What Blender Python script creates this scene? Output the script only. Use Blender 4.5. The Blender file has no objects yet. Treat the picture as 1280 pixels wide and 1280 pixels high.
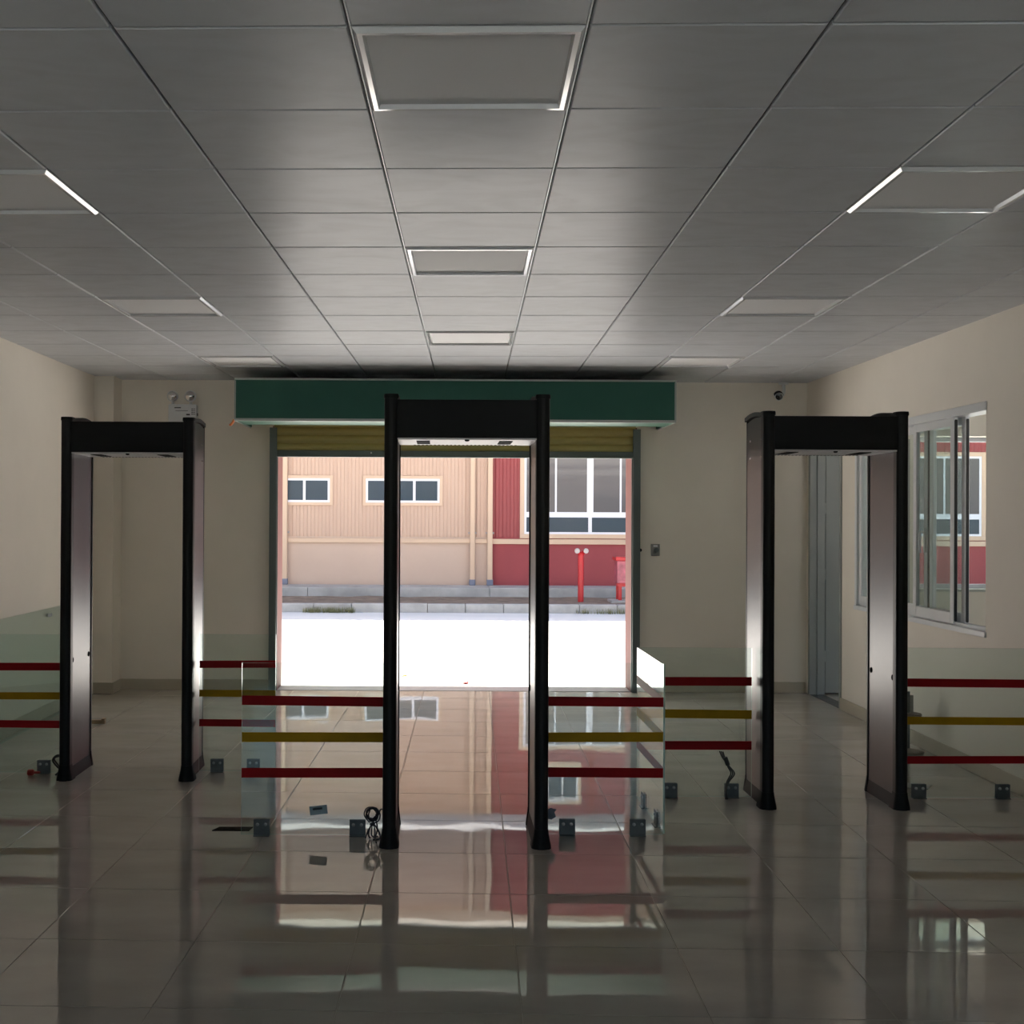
import bpy, bmesh, math, random
from mathutils import Vector, Matrix, noise
random.seed(7)
S = bpy.context.scene
COL = S.collection
PI = math.pi

# ------------------------------------------------------------------ materials
def srgb(r, g, b):
    f = lambda c: c/12.92 if c <= .04045 else ((c+.055)/1.055)**2.4
    return (f(r/255), f(g/255), f(b/255), 1)

def mat(name, col, rough=.5, metal=0., spec=.5, var=0., vscale=4., bump=0., bscale=60., coat=0., rvar=0., stretch=None):
    m = bpy.data.materials.new(name); m.use_nodes = True
    nt = m.node_tree; b = nt.nodes['Principled BSDF']
    c = (col[0], col[1], col[2], 1)
    b.inputs['Base Color'].default_value = c
    b.inputs['Roughness'].default_value = rough
    b.inputs['Metallic'].default_value = metal
    b.inputs['Specular IOR Level'].default_value = spec
    b.inputs['Coat Weight'].default_value = coat
    b.inputs['Coat Roughness'].default_value = .08
    tc = nt.nodes.new('ShaderNodeTexCoord')
    src = tc.outputs['Object']
    if stretch:
        mp = nt.nodes.new('ShaderNodeMapping'); mp.inputs['Scale'].default_value = stretch
        nt.links.new(src, mp.inputs['Vector']); src = mp.outputs['Vector']
    if var > 0 or rvar > 0:
        n = nt.nodes.new('ShaderNodeTexNoise'); n.inputs['Scale'].default_value = vscale
        n.inputs['Detail'].default_value = 5; n.inputs['Roughness'].default_value = .6
        nt.links.new(src, n.inputs['Vector'])
        if var > 0:
            r = nt.nodes.new('ShaderNodeValToRGB')
            r.color_ramp.elements[0].position = .3; r.color_ramp.elements[1].position = .7
            r.color_ramp.elements[0].color = (c[0]*(1-var), c[1]*(1-var), c[2]*(1-var), 1)
            r.color_ramp.elements[1].color = (min(1, c[0]*(1+var)), min(1, c[1]*(1+var)), min(1, c[2]*(1+var)), 1)
            nt.links.new(n.outputs['Fac'], r.inputs['Fac']); nt.links.new(r.outputs['Color'], b.inputs['Base Color'])
        if rvar > 0:
            q = nt.nodes.new('ShaderNodeMapRange')
            q.inputs['From Min'].default_value = .3; q.inputs['From Max'].default_value = .7
            q.inputs['To Min'].default_value = max(0, rough-rvar); q.inputs['To Max'].default_value = min(1, rough+rvar)
            nt.links.new(n.outputs['Fac'], q.inputs['Value']); nt.links.new(q.outputs['Result'], b.inputs['Roughness'])
    if bump > 0:
        n2 = nt.nodes.new('ShaderNodeTexNoise'); n2.inputs['Scale'].default_value = bscale
        n2.inputs['Detail'].default_value = 3
        nt.links.new(src, n2.inputs['Vector'])
        bp = nt.nodes.new('ShaderNodeBump'); bp.inputs['Strength'].default_value = bump
        bp.inputs['Distance'].default_value = .01
        nt.links.new(n2.outputs['Fac'], bp.inputs['Height']); nt.links.new(bp.outputs['Normal'], b.inputs['Normal'])
    return m

def glass_mat(name, tint, ior=1.5, rough=0.0):
    m = bpy.data.materials.new(name); m.use_nodes = True
    nt = m.node_tree; nt.nodes.clear()
    o = nt.nodes.new('ShaderNodeOutputMaterial'); mx = nt.nodes.new('ShaderNodeMixShader')
    t = nt.nodes.new('ShaderNodeBsdfTransparent'); t.inputs['Color'].default_value = (*tint, 1)
    g = nt.nodes.new('ShaderNodeBsdfGlossy'); g.inputs['Roughness'].default_value = rough
    g.inputs['Color'].default_value = (1, 1, 1, 1)
    f = nt.nodes.new('ShaderNodeFresnel')
    ge = nt.nodes.new('ShaderNodeNewGeometry'); ma = nt.nodes.new('ShaderNodeMapRange')
    ma.inputs['To Min'].default_value = ior; ma.inputs['To Max'].default_value = 1/ior   # same reflectance from both sides of a face
    nt.links.new(ge.outputs['Backfacing'], ma.inputs['Value']); nt.links.new(ma.outputs['Result'], f.inputs['IOR'])
    nt.links.new(f.outputs['Fac'], mx.inputs['Fac']); nt.links.new(t.outputs['BSDF'], mx.inputs[1])
    nt.links.new(g.outputs['BSDF'], mx.inputs[2]); nt.links.new(mx.outputs['Shader'], o.inputs['Surface'])
    return m

def translucent_mat(name, col):
    m = bpy.data.materials.new(name); m.use_nodes = True
    nt = m.node_tree; nt.nodes.clear()
    o = nt.nodes.new('ShaderNodeOutputMaterial'); mx = nt.nodes.new('ShaderNodeMixShader'); mx.inputs['Fac'].default_value = .55
    d = nt.nodes.new('ShaderNodeBsdfDiffuse'); d.inputs['Color'].default_value = (*col, 1)
    t = nt.nodes.new('ShaderNodeBsdfTranslucent'); t.inputs['Color'].default_value = (*col, 1)
    nt.links.new(d.outputs['BSDF'], mx.inputs[1]); nt.links.new(t.outputs['BSDF'], mx.inputs[2])
    nt.links.new(mx.outputs['Shader'], o.inputs['Surface'])
    return m

M = {}
M['wall'] = mat('cream_wall_paint', (.83, .775, .69), .55, var=.03, vscale=1.5, bump=.06, bscale=90)
M['skirting'] = mat('beige_skirting_tile', (.50, .45, .36), .3, var=.05, vscale=6)
M['grout'] = mat('floor_grout', (.42, .38, .33), .8)
M['ceil_gap'] = mat('ceiling_gap_dark', (.03, .03, .03), .8)
M['alu_white'] = mat('white_painted_aluminium', (.74, .76, .78), .3, var=.02)
M['alu_grey'] = mat('grey_aluminium', (.42, .45, .46), .35, metal=.35)
M['diffuser'] = mat('matt_white_diffuser', (.82, .82, .845), .6, spec=.3)
M['frame_gloss'] = mat('gloss_white_frame', (.76, .77, .80), .13, spec=.7, coat=.4)
M['gate_black'] = mat('black_gate_extrusion', (.010, .010, .012), .42, spec=.25)
M['gate_beam'] = mat('black_gate_beam', (.010, .0105, .012), .55, spec=.2)
M['gate_panel'] = mat('dark_grey_gate_panel', (.034, .033, .043), .31, metal=.05, spec=.34, rvar=.012, vscale=60)
M['gate_under'] = mat('silver_underside', (.62, .60, .61), .45, metal=.2)
M['slot_black'] = mat('slot_black', (.01, .01, .012), .8, spec=.05)
M['lens_black'] = mat('dark_camera_lens', (.01, .01, .012), .12)
M['bolt'] = mat('dull_bolt_steel', (.42, .43, .44), .35, metal=.8)
M['door_grey'] = mat('grey_door_paint', (.30, .325, .32), .4, var=.03)
M['chrome'] = mat('bright_screw_metal', (.75, .75, .76), .2, metal=1)
M['steel'] = mat('galvanised_bracket_steel', (.13, .145, .155), .45, metal=.5, var=.12, vscale=25)
M['glass'] = glass_mat('clear_green_tinted_glass', (.915, .965, .95), 1.45)
M['glass_clear'] = glass_mat('window_glass', (.90, .94, .93), 1.4)
M['glass_edge'] = mat('polished_glass_edge', (.42, .58, .52), .12, spec=.8, coat=.5)
M['tape_red'] = mat('red_tape', (.34, .006, .012), .5, spec=.15, var=.1, vscale=9)
M['tape_yellow'] = mat('yellow_tape', (.46, .27, .008), .5, spec=.15, var=.1, vscale=9)
M['sticker'] = mat('grey_sticker', (.30, .33, .36), .5, var=.1, vscale=30)
M['ink'] = mat('dark_print', (.03, .03, .035), .6)
M['shutter_green'] = mat('dark_green_sheet_metal', (.030, .112, .084), .5, spec=.18, var=.05, vscale=3)
M['shutter_under'] = mat('light_green_sheet_metal', (.06, .155, .115), .5, var=.05, vscale=3)
M['edge_grey'] = mat('pale_grey_edge_angle', (.42, .45, .43), .45)
M['slat'] = mat('olive_yellow_slats', (.42, .36, .145), .45, var=.05, vscale=2)
M['rail_grey'] = mat('grey_green_steel_rail', (.115, .14, .14), .4, metal=.3)
M['white_plastic'] = mat('white_plastic', (.70, .72, .74), .35)
M['grey_plastic'] = mat('grey_plate_plastic', (.23, .23, .22), .4)
M['orange'] = mat('orange_cable_sheath', (.75, .22, .06), .5)
M['cable'] = mat('dark_blue_grey_cable', (.028, .034, .05), .45)
M['cable_grey'] = mat('black_cable', (.02, .02, .02), .45)
M['red_plastic'] = mat('red_plastic', (.30, .015, .015), .4)
M['blue_film'] = mat('blue_grey_film', (.16, .21, .30), .4, var=.15, vscale=40)
M['wood'] = mat('pale_wood', (.36, .26, .16), .6, var=.2, vscale=12, stretch=(1, 8, 8))
M['dark_strip'] = mat('dark_brown_strip', (.022, .018, .015), .9, spec=.05)
M['disc'] = mat('beige_disc', (.23, .18, .14), .5, var=.1)
M['threshold_stone'] = mat('dark_threshold_stone', (.05, .045, .04), .25, var=.2, vscale=20)
M['sill'] = mat('grey_sill_stone', (.30, .29, .30), .4, var=.1, vscale=10)
M['reveal'] = mat('salmon_outer_paint', (.18, .058, .052), .7, var=.04)
M['outer_beige'] = mat('outer_beige_paint', (.50, .48, .44), .8, var=.05)
M['road'] = mat('pale_concrete_yard', (.66, .645, .62), .85, var=.06, vscale=1.2, bump=.1, bscale=20)
M['kerb'] = mat('grey_kerb_concrete', (.40, .395, .385), .85, var=.2, vscale=3, bump=.15, bscale=30)
M['dirt'] = mat('brown_dirt', (.20, .155, .12), .95, var=.35, vscale=5, bump=.5, bscale=12)
M['apron'] = mat('grey_apron_concrete', (.40, .40, .40), .85, var=.2, vscale=2, bump=.1, bscale=25)
M['f_beige'] = mat('beige_cladding', (.50, .35, .272), .5, var=.02, vscale=.6)
M['f_plaster'] = mat('pinkish_beige_plaster', (.52, .395, .325), .8, var=.03, vscale=1.5)
M['f_trim'] = mat('light_beige_trim', (.57, .415, .305), .5)
M['f_red'] = mat('red_cladding', (.26, .042, .046), .5, var=.03, vscale=1)
M['f_redp'] = mat('red_plaster', (.30, .058, .066), .8, var=.05, vscale=1.5)
M['w_frame'] = mat('white_window_frame', (.66, .68, .76), .35)
M['pane_dark'] = mat('dark_blue_window_pane', (.045, .066, .088), .12, spec=.3)
M['pane_grey'] = mat('greyish_window_pane', (.11, .105, .112), .06, spec=.5)
M['boot'] = mat('blue_grey_pipe_boot', (.17, .19, .26), .7)
M['added_awning'] = translucent_mat('white_translucent_sheet', (.80, .80, .80))
M['hyd_red'] = mat('bright_red_paint', (.42, .010, .016), .4)
M['cap_pale'] = mat('pale_cap_metal', (.33, .30, .30), .35, metal=.2)
M['box_pink'] = mat('red_box_under_film', (.38, .085, .12), .35, var=.45, vscale=7)
M['grass'] = mat('dry_olive_weeds', (.21, .205, .10), .9, var=.3, vscale=20)
M['leaf_y'] = mat('yellow_leaf', (.22, .12, .0), .8)
M['leaf_r'] = mat('red_leaf', (.20, .006, .006), .8)
M['roof'] = mat('roof_slab', (.35, .35, .35), .9)
M['tag_black'] = mat('black_rubber', (.015, .015, .015), .6)

def floor_mat():
    m = mat('polished_floor_tile', (.47, .43, .385), .022, spec=.6)
    nt = m.node_tree; b = nt.nodes['Principled BSDF']
    tc = [n for n in nt.nodes if n.bl_idname == 'ShaderNodeTexCoord'][0]
    n = nt.nodes.new('ShaderNodeTexNoise'); n.inputs['Scale'].default_value = 1.8; n.inputs['Detail'].default_value = 6
    mp = nt.nodes.new('ShaderNodeMapping'); mp.inputs['Scale'].default_value = (1, 2.2, 1); mp.inputs['Rotation'].default_value = (0, 0, .5)
    nt.links.new(tc.outputs['Object'], mp.inputs['Vector']); nt.links.new(mp.outputs['Vector'], n.inputs['Vector'])
    r = nt.nodes.new('ShaderNodeValToRGB')
    r.color_ramp.elements[0].position = .3; r.color_ramp.elements[0].color = (.41, .375, .335, 1)
    r.color_ramp.elements[1].position = .75; r.color_ramp.elements[1].color = (.51, .47, .425, 1)
    nt.links.new(n.outputs['Fac'], r.inputs['Fac']); nt.links.new(r.outputs['Color'], b.inputs['Base Color'])
    n2 = nt.nodes.new('ShaderNodeTexNoise'); n2.inputs['Scale'].default_value = 2.2; n2.inputs['Detail'].default_value = 1
    nt.links.new(tc.outputs['Object'], n2.inputs['Vector'])
    bp = nt.nodes.new('ShaderNodeBump'); bp.inputs['Strength'].default_value = .05; bp.inputs['Distance'].default_value = .02
    nt.links.new(n2.outputs['Fac'], bp.inputs['Height']); nt.links.new(bp.outputs['Normal'], b.inputs['Normal'])
    return m
M['floor'] = floor_mat()

def ceiling_mat():
    m = mat('satin_metal_ceiling_tile', (.56, .56, .565), .30, spec=.055)
    nt = m.node_tree; b = nt.nodes['Principled BSDF']
    tc = [n for n in nt.nodes if n.bl_idname == 'ShaderNodeTexCoord'][0]
    n = nt.nodes.new('ShaderNodeTexNoise'); n.inputs['Scale'].default_value = 3.0; n.inputs['Detail'].default_value = 8; n.inputs['Distortion'].default_value = 1.5
    mp = nt.nodes.new('ShaderNodeMapping'); mp.inputs['Scale'].default_value = (1, 2, 1)
    nt.links.new(tc.outputs['Object'], mp.inputs['Vector']); nt.links.new(mp.outputs['Vector'], n.inputs['Vector'])
    r = nt.nodes.new('ShaderNodeValToRGB')
    r.color_ramp.elements[0].position = .25; r.color_ramp.elements[0].color = (.55, .565, .60, 1)
    r.color_ramp.elements[1].position = .6; r.color_ramp.elements[1].color = (.61, .63, .675, 1)
    nt.links.new(n.outputs['Fac'], r.inputs['Fac']); nt.links.new(r.outputs['Color'], b.inputs['Base Color'])
    q = nt.nodes.new('ShaderNodeMapRange'); q.inputs['From Min'].default_value = .3; q.inputs['From Max'].default_value = .7
    q.inputs['To Min'].default_value = .37; q.inputs['To Max'].default_value = .31
    nt.links.new(n.outputs['Fac'], q.inputs['Value']); nt.links.new(q.outputs['Result'], b.inputs['Roughness'])
    return m
M['ceiling'] = ceiling_mat()

# ------------------------------------------------------------------ geometry helpers
ORG = {}
class MB:
    def __init__(s): s.bm = bmesh.new()
    def box(s, x0, x1, y0, y1, z0, z1, bev=0., seg=2, rot=None, piv=None):
        r = bmesh.ops.create_cube(s.bm, size=1)
        vs = r['verts']
        for v in vs:
            v.co = Vector((x0+(v.co.x+.5)*(x1-x0), y0+(v.co.y+.5)*(y1-y0), z0+(v.co.z+.5)*(z1-z0)))
        if bev > 0:
            es = list({e for v in vs for e in v.link_edges})
            q = bmesh.ops.bevel(s.bm, geom=es, offset=bev, segments=seg, affect='EDGES', profile=.5)
            vs = list({v for v in q['verts']} | {v for f in q['faces'] for v in f.verts})
        if rot is not None:
            c = Vector(piv) if piv is not None else Vector(((x0+x1)/2, (y0+y1)/2, (z0+z1)/2))
            for v in vs: v.co = c + rot @ (v.co-c)
        return s
    def prism(s, pts, axis, a0, a1):
        # pts: 2D profile; axis x: (y,z), y: (x,z), z: (x,y)
        def P(p, a):
            return {'x': (a, p[0], p[1]), 'y': (p[0], a, p[1]), 'z': (p[0], p[1], a)}[axis]
        A = [s.bm.verts.new(P(p, a0)) for p in pts]; B = [s.bm.verts.new(P(p, a1)) for p in pts]
        n = len(pts)
        for i in range(n): s.bm.faces.new((A[i], A[(i+1) % n], B[(i+1) % n], B[i]))
        s.bm.faces.new(A[::-1]); s.bm.faces.new(B)
        return s
    def loft(s, rings, cap=True):
        R = [[s.bm.verts.new(p) for p in ring] for ring in rings]
        n = len(R[0])
        for a, b in zip(R, R[1:]):
            for i in range(n): s.bm.faces.new((a[i], a[(i+1) % n], b[(i+1) % n], b[i]))
        if cap: s.bm.faces.new(R[0][::-1]); s.bm.faces.new(R[-1])
        return s
    def lathe(s, prof, c, axis=(0, 0, 1), n=24):
        # prof: list of (r, h)
        ax = Vector(axis).normalized()
        u = ax.orthogonal().normalized(); w = ax.cross(u); c = Vector(c)
        rings = []
        for r, h in prof:
            r = max(r, 1e-4)
            rings.append([c+ax*h+(u*math.cos(2*PI*i/n)+w*math.sin(2*PI*i/n))*r for i in range(n)])
        return s.loft(rings)
    def cyl(s, p0, p1, r, n=16, r2=None):
        p0 = Vector(p0); p1 = Vector(p1)
        return s.lathe([(r, 0), (r if r2 is None else r2, (p1-p0).length)], p0, p1-p0, n)
    def tube(s, pts, r, n=8, res=6, closed=False):
        P = [Vector(p) for p in pts]; Q = []
        for i in range(len(P)-1):
            a = P[max(i-1, 0)]; b = P[i]; c = P[i+1]; d = P[min(i+2, len(P)-1)]
            for k in range(res):
                t = k/res
                Q.append(.5*((2*b)+(c-a)*t+(2*a-5*b+4*c-d)*t*t+(3*b-3*c+d-a)*t**3))
        Q.append(P[-1])
        rings = []; prev = None
        for i, q in enumerate(Q):
            t = (Q[min(i+1, len(Q)-1)]-Q[max(i-1, 0)]).normalized()
            u = t.orthogonal().normalized() if prev is None else (prev-t*prev.dot(t)).normalized()
            prev = u; w = t.cross(u)
            rings.append([q+(u*math.cos(2*PI*k/n)+w*math.sin(2*PI*k/n))*r for k in range(n)])
        return s.loft(rings)
    def build(s, name, m, parent=None, smooth=False):
        bmesh.ops.recalc_face_normals(s.bm, faces=s.bm.faces)
        me = bpy.data.meshes.new(name)
        o = bpy.data.objects.new(name, me); COL.objects.link(o)
        if parent is not None:
            org = ORG[parent.name]
            for v in s.bm.verts: v.co -= org
            o.parent = parent; ORG[o.name] = org
        else:
            ORG[o.name] = Vector((0, 0, 0))
        s.bm.to_mesh(me); s.bm.free()
        for mm in (m if isinstance(m, (list, tuple)) else [m]): me.materials.append(mm)
        if smooth:
            for p in me.polygons: p.use_smooth = True
            me.set_sharp_from_angle(angle=math.radians(35))
        return o

def thing(name, label, cat, loc, group=None):
    o = bpy.data.objects.new(name, None); COL.objects.link(o); o.location = loc
    o.empty_display_size = .1
    ORG[o.name] = Vector(loc); o['label'] = label; o['category'] = cat
    if group: o['group'] = group
    return o
def tag(o, label, cat, group=None, kind=None):
    o['label'] = label; o['category'] = cat
    if group: o['group'] = group
    if kind: o['kind'] = kind
    # origin to the bottom centre of the mesh
    vs = [v.co for v in o.data.vertices]
    c = Vector(((min(v.x for v in vs)+max(v.x for v in vs))/2, (min(v.y for v in vs)+max(v.y for v in vs))/2, min(v.z for v in vs)))
    o.data.transform(Matrix.Translation(-c)); o.location = c; ORG[o.name] = c
    return o
def struct(o):
    o['kind'] = 'structure'; return o
def sroot(name, loc):
    o = bpy.data.objects.new(name, None); COL.objects.link(o); o.location = loc; ORG[o.name] = Vector(loc)
    o['kind'] = 'structure'; return o
def copy_tree(o, parent=None):
    c = o.copy(); COL.objects.link(c)
    if parent is not None: c.parent = parent
    for ch in list(o.children): copy_tree(ch, c)
    return c

# ------------------------------------------------------------------ dimensions
XL, XR, YF, YB, HC = -3.13, 3.41, 10.87, -3.2, 2.872      # left / right wall, front wall, wall behind the viewer, ceiling
DX0, DX1, DH = -1.497, 1.782, 2.16                         # doorway
A = .0273                                                  # tile grid is turned this much against the walls
def grid(xp, yp): return (xp+A*yp, yp-A*xp)                # grid -> room

# ------------------------------------------------------------------ floor
def tile_mesh(xs, ys, gap, z, th, bev, skip=(), down=False, jitter=0.):
    mb = MB()
    for i in range(len(xs)-1):
        for j in range(len(ys)-1):
            if (i, j) in skip: continue
            x0, x1, y0, y1 = xs[i]+gap/2, xs[i+1]-gap/2, ys[j]+gap/2, ys[j+1]-gap/2
            sg = 1 if down else -1
            tx, ty = random.uniform(-jitter, jitter), random.uniform(-jitter, jitter)
            def ring(b, zz):
                r = []
                for px, py in ((x0+b, y0+b), (x1-b, y0+b), (x1-b, y1-b), (x0+b, y1-b)):
                    gx, gy = grid(px, py)
                    r.append((gx, gy, zz+tx*(px-(x0+x1)/2)+ty*(py-(y0+y1)/2)))
                return r
            mb.loft([ring(0, z+sg*th), ring(0, z+sg*bev), ring(bev, z)])
    return mb
def clip(mb, x0, x1, y0, y1):
    for co, no in (((x0, 0, 0), (-1, 0, 0)), ((x1, 0, 0), (1, 0, 0)), ((0, y0, 0), (0, -1, 0)), ((0, y1, 0), (0, 1, 0))):
        g = mb.bm.verts[:]+mb.bm.edges[:]+mb.bm.faces[:]
        bmesh.ops.bisect_plane(mb.bm, geom=g, plane_co=co, plane_no=no, clear_outer=True)
    return mb
fx = [-.43+.602*k for k in range(-6, 8)]
fy = [5.61+.603*k for k in range(-15, 11)]
mb = clip(tile_mesh(fx, fy, .004, 0, .012, .0012, jitter=.0005), XL, XR, YB, YF)
fl = struct(mb.build('floor', M['floor']))
g = MB(); g.box(XL, XR, YB, YF, -.06, -.003); g.build('grout_bed', M['grout'], fl)

# ------------------------------------------------------------------ ceiling with its square metal tiles
cx = [-.3225+.6185*k for k in range(-6, 8)]
cy = [3.02+.616*n for n in range(-11, 14)]
LIGHTS = [(6, 11+0), (6, 11+4), (6, 11+8)] + [(3, 11+n) for n in (2, 6, 10)] + [(9, 11+n) for n in (2, 6, 10)]
mb = clip(tile_mesh(cx, cy, .009, HC, .014, .004, skip=set(LIGHTS), down=True, jitter=.0012), XL, XR, YB, YF)
ce = struct(mb.build('ceiling', M['ceiling']))
g = MB(); g.box(XL, XR, YB, YF, HC+.03, HC+.06); g.build('ceiling_void_board', M['ceil_gap'], ce)
g = MB()
for x in cx[1:-1]:
    a, b = grid(x, YB+.1), grid(x, YF-.05)
    if XL+.05 < a[0] < XR-.05 and XL+.05 < b[0] < XR-.05:
        g.prism([(-.0018, HC+.012), (.0018, HC+.012), (.0018, HC+.03), (-.0018, HC+.03)], 'y', 0, 1)
        for v in g.bm.verts[-8:]:
            t = v.co.y; v.co.x += a[0]+(b[0]-a[0])*t; v.co.y = a[1]+(b[1]-a[1])*t
g.build('grid_bar', M['alu_grey'], ce)

def light_panel(i, j, label):
    x0, x1, y0, y1 = cx[i]+.006, cx[i+1]-.006, cy[j]+.006, cy[j+1]-.006
    c = grid((x0+x1)/2, (y0+y1)/2)
    t = thing('ceiling_light', label, 'ceiling light', (c[0], c[1], HC), 'square panel lights in the ceiling')
    w = (x1-x0)/2; d = (y1-y0)/2; f = .032
    org = Vector((c[0], c[1], HC))
    def R(px, py, z): q = Vector((px+A*py, py-A*px, z)); return org+q
    m = MB()
    def ring(b, z): return [R(-w+b, -d+b, z), R(w-b, -d+b, z), R(w-b, d-b, z), R(-w+b, d-b, z)]
    for k in range(4):           # four mitred bars, rounded towards the room
        prof = [(0, .02), (0, .001), (.011, -.010), (f-.007, -.010), (f, .004), (f, .02)]
        a = [ring(b, z)[k] for b, z in prof]; bb = [ring(b, z)[(k+1) % 4] for b, z in prof]
        m.loft([a, bb])
    m.build('frame', M['frame_gloss'], t)
    m = MB(); m.loft([ring(f-.001, .012), ring(f-.001, .003)]); m.build('diffuser', M['diffuser'], t)
LL = {
 (6, 11): 'square ceiling panel light in the centre row, largest and nearest the viewer',
 (6, 15): 'square ceiling panel light in the centre row, middle one of three',
 (6, 19): 'square ceiling panel light in the centre row, nearest the green shutter box',
 (3, 13): 'square ceiling panel light cut by the left edge of the photo',
 (3, 17): 'square ceiling panel light in the left row, middle one of three',
 (3, 21): 'square ceiling panel light in the left row, nearest the green shutter box',
 (9, 13): 'square ceiling panel light in the right row, nearest the viewer',
 (9, 17): 'square ceiling panel light in the right row, middle one of three',
 (9, 21): 'square ceiling panel light in the right row, nearest the green shutter box'}
for k in LIGHTS: light_panel(k[0], k[1], LL[k])

# ------------------------------------------------------------------ walls
ZT = 3.0
struct(MB().box(XL-.2, XL, YB-.2, YF+.3, -.06, ZT).build('wall_left', M['wall']))
# window and side door openings in the right wall
WY0, WY1, WZ0, WZ1 = 7.31, 9.60, .885, 2.335
SY0, SY1, SH = 9.93, 10.78, 2.38
XO = XR+.12
m = MB()
m.box(XR, XO, YB-.2, WY0, -.06, ZT)
m.box(XR, XO, WY0, WY1, -.06, WZ0); m.box(XR, XO, WY0, WY1, WZ1, ZT)
m.box(XR, XO, WY1, SY0, -.06, ZT); m.box(XR, XO, SY0, SY1, SH, ZT); m.box(XR, XO, SY1, YF, -.06, ZT)
struct(m.build('wall_right', M['wall']))
m = MB()
m.box(XL, DX0-.05, YF, YF+.1, -.06, ZT); m.box(DX1+.05, XO, YF, YF+.1, -.06, ZT); m.box(DX0-.05, DX1+.05, YF, YF+.1, 2.45, ZT)
# front wall of the side room with its window opening
RX0, RX1, RZ0, RZ1 = 4.45, 6.85, .965, 2.385
RXW = 7.2
m.box(XO, RX0, YF, YF+.1, -.06, ZT); m.box(RX1, RXW, YF, YF+.1, -.06, ZT)
m.box(RX0, RX1, YF, YF+.1, -.06, RZ0); m.box(RX0, RX1, YF, YF+.1, RZ1, ZT)
struct(m.build('wall_front', M['wall']))
struct(MB().box(XL-.2, XL+.18, YF-.27, YF, 0, HC+.03).build('wall_corner_pier', M['wall']))
# outer skin
m = MB(); Y0, Y1 = YF+.1, YF+.29
m.box(-12, DX0-.3, Y0, Y1, -.06, 5.2); m.box(DX1+.3, RX0, Y0, Y1, -.06, 5.2); m.box(DX0-.3, DX1+.3, Y0, Y1, 2.45, 5.2)
m.box(RX1, 14, Y0, Y1, -.06, 5.2); m.box(RX0, RX1, Y0, Y1, -.06, RZ0); m.box(RX0, RX1, Y0, Y1, RZ1, 5.2)
struct(m.build('wall_outer', M['outer_beige']))
m = MB(); m.box(DX0-.3, DX0, Y0, Y1+.04, -.06, 2.45); m.box(DX0-.05, DX0, YF, Y0, -.06, 2.45); struct(m.build('trim_3', M['reveal']))
m = MB(); m.box(DX1, DX1+.3, Y0, Y1+.04, -.06, 2.45); m.box(DX1, DX1+.05, YF, Y0, -.06, 2.45); struct(m.build('trim_4', M['reveal']))
# unseen wall behind the viewer; its wide opening is added to let daylight in
BX0, BX1, BZ0, BZ1 = -2.9, 3.2, .95, 2.3
m = MB()
m.box(XL, BX0, YB-.2, YB, -.06, ZT); m.box(BX1, XR, YB-.2, YB, -.06, ZT)
m.box(BX0, BX1, YB-.2, YB, BZ1, ZT); m.box(BX0, BX1, YB-.2, YB, -.06, BZ0)
struct(m.build('wall_back', M['wall']))
# roof over hall and side room
struct(MB().box(-3.4, 7.5, 3.7, YF+.29, ZT, ZT+.2).box(-3.4, XO+.1, YB-.3, 3.7, ZT, ZT+.2).build('roof', M['roof']))
# unseen overhang added outside the doorway to stop the sun at the sill
struct(MB().box(-9, 12, YF+.29, 13.02, 2.86, 3.02).build('added_canopy', M['outer_beige']))
# skirting
H = .1
def skirt(name, x0, x1, y0, y1):
    struct(MB().box(x0, x1, y0, y1, 0, H, .003).build(name, M['skirting']))
skirt('baseboard_left', XL, XL+.012, YB, YF-.27)
skirt('baseboard_right', XR-.012, XR, YB, SY0)
m = MB(); m.box(XL+.18, DX0-.07, YF-.012, YF, 0, H, .003); m.box(XL+.012, XL+.192, YF-.282, YF-.27, 0, H, .003); m.box(XL+.18, XL+.192, YF-.27, YF-.012, 0, H, .003)
m.box(DX1+.07, XR-.012, YF-.012, YF, 0, H, .003)
struct(m.build('baseboard_front', M['skirting']))
# door sill
struct(MB().box(DX0, DX1, YF, YF+.29, -.06, .004, .003).build('trim_1', M['sill']))
# ------------------------------------------------------------------ side room beyond the right wall
struct(MB().box(XO, RXW, 4.0, YF, -.06, 0).build('floor_side_room', M['floor']))
struct(MB().box(XO, RXW, 4.0, YF, 2.87, 2.93).build('ceiling_side_room', M['ceiling']))
m = MB(); m.box(RXW, RXW+.2, 4.0, 5.0, -.06, ZT); m.box(RXW, RXW+.2, 9.9, YF+.29, -.06, ZT); m.box(RXW, RXW+.2, 5.0, 9.9, -.06, ZT)
struct(m.build('wall_side_room_right', M['wall']))
m = MB(); m.box(XO, 3.9, 3.8, 4.0, -.06, ZT); m.box(6.9, RXW+.2, 3.8, 4.0, -.06, ZT); m.box(3.9, 6.9, 3.8, 4.0, -.06, .7); m.box(3.9, 6.9, 3.8, 4.0, 2.5, ZT)  # unseen back wall, opening added to brighten the side room with daylight
struct(m.build('wall_side_room_back', M['wall']))
struct(MB().box(XR, XO, SY0, SY1, -.05, .003).build('trim_2', M['threshold_stone']))
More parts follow.
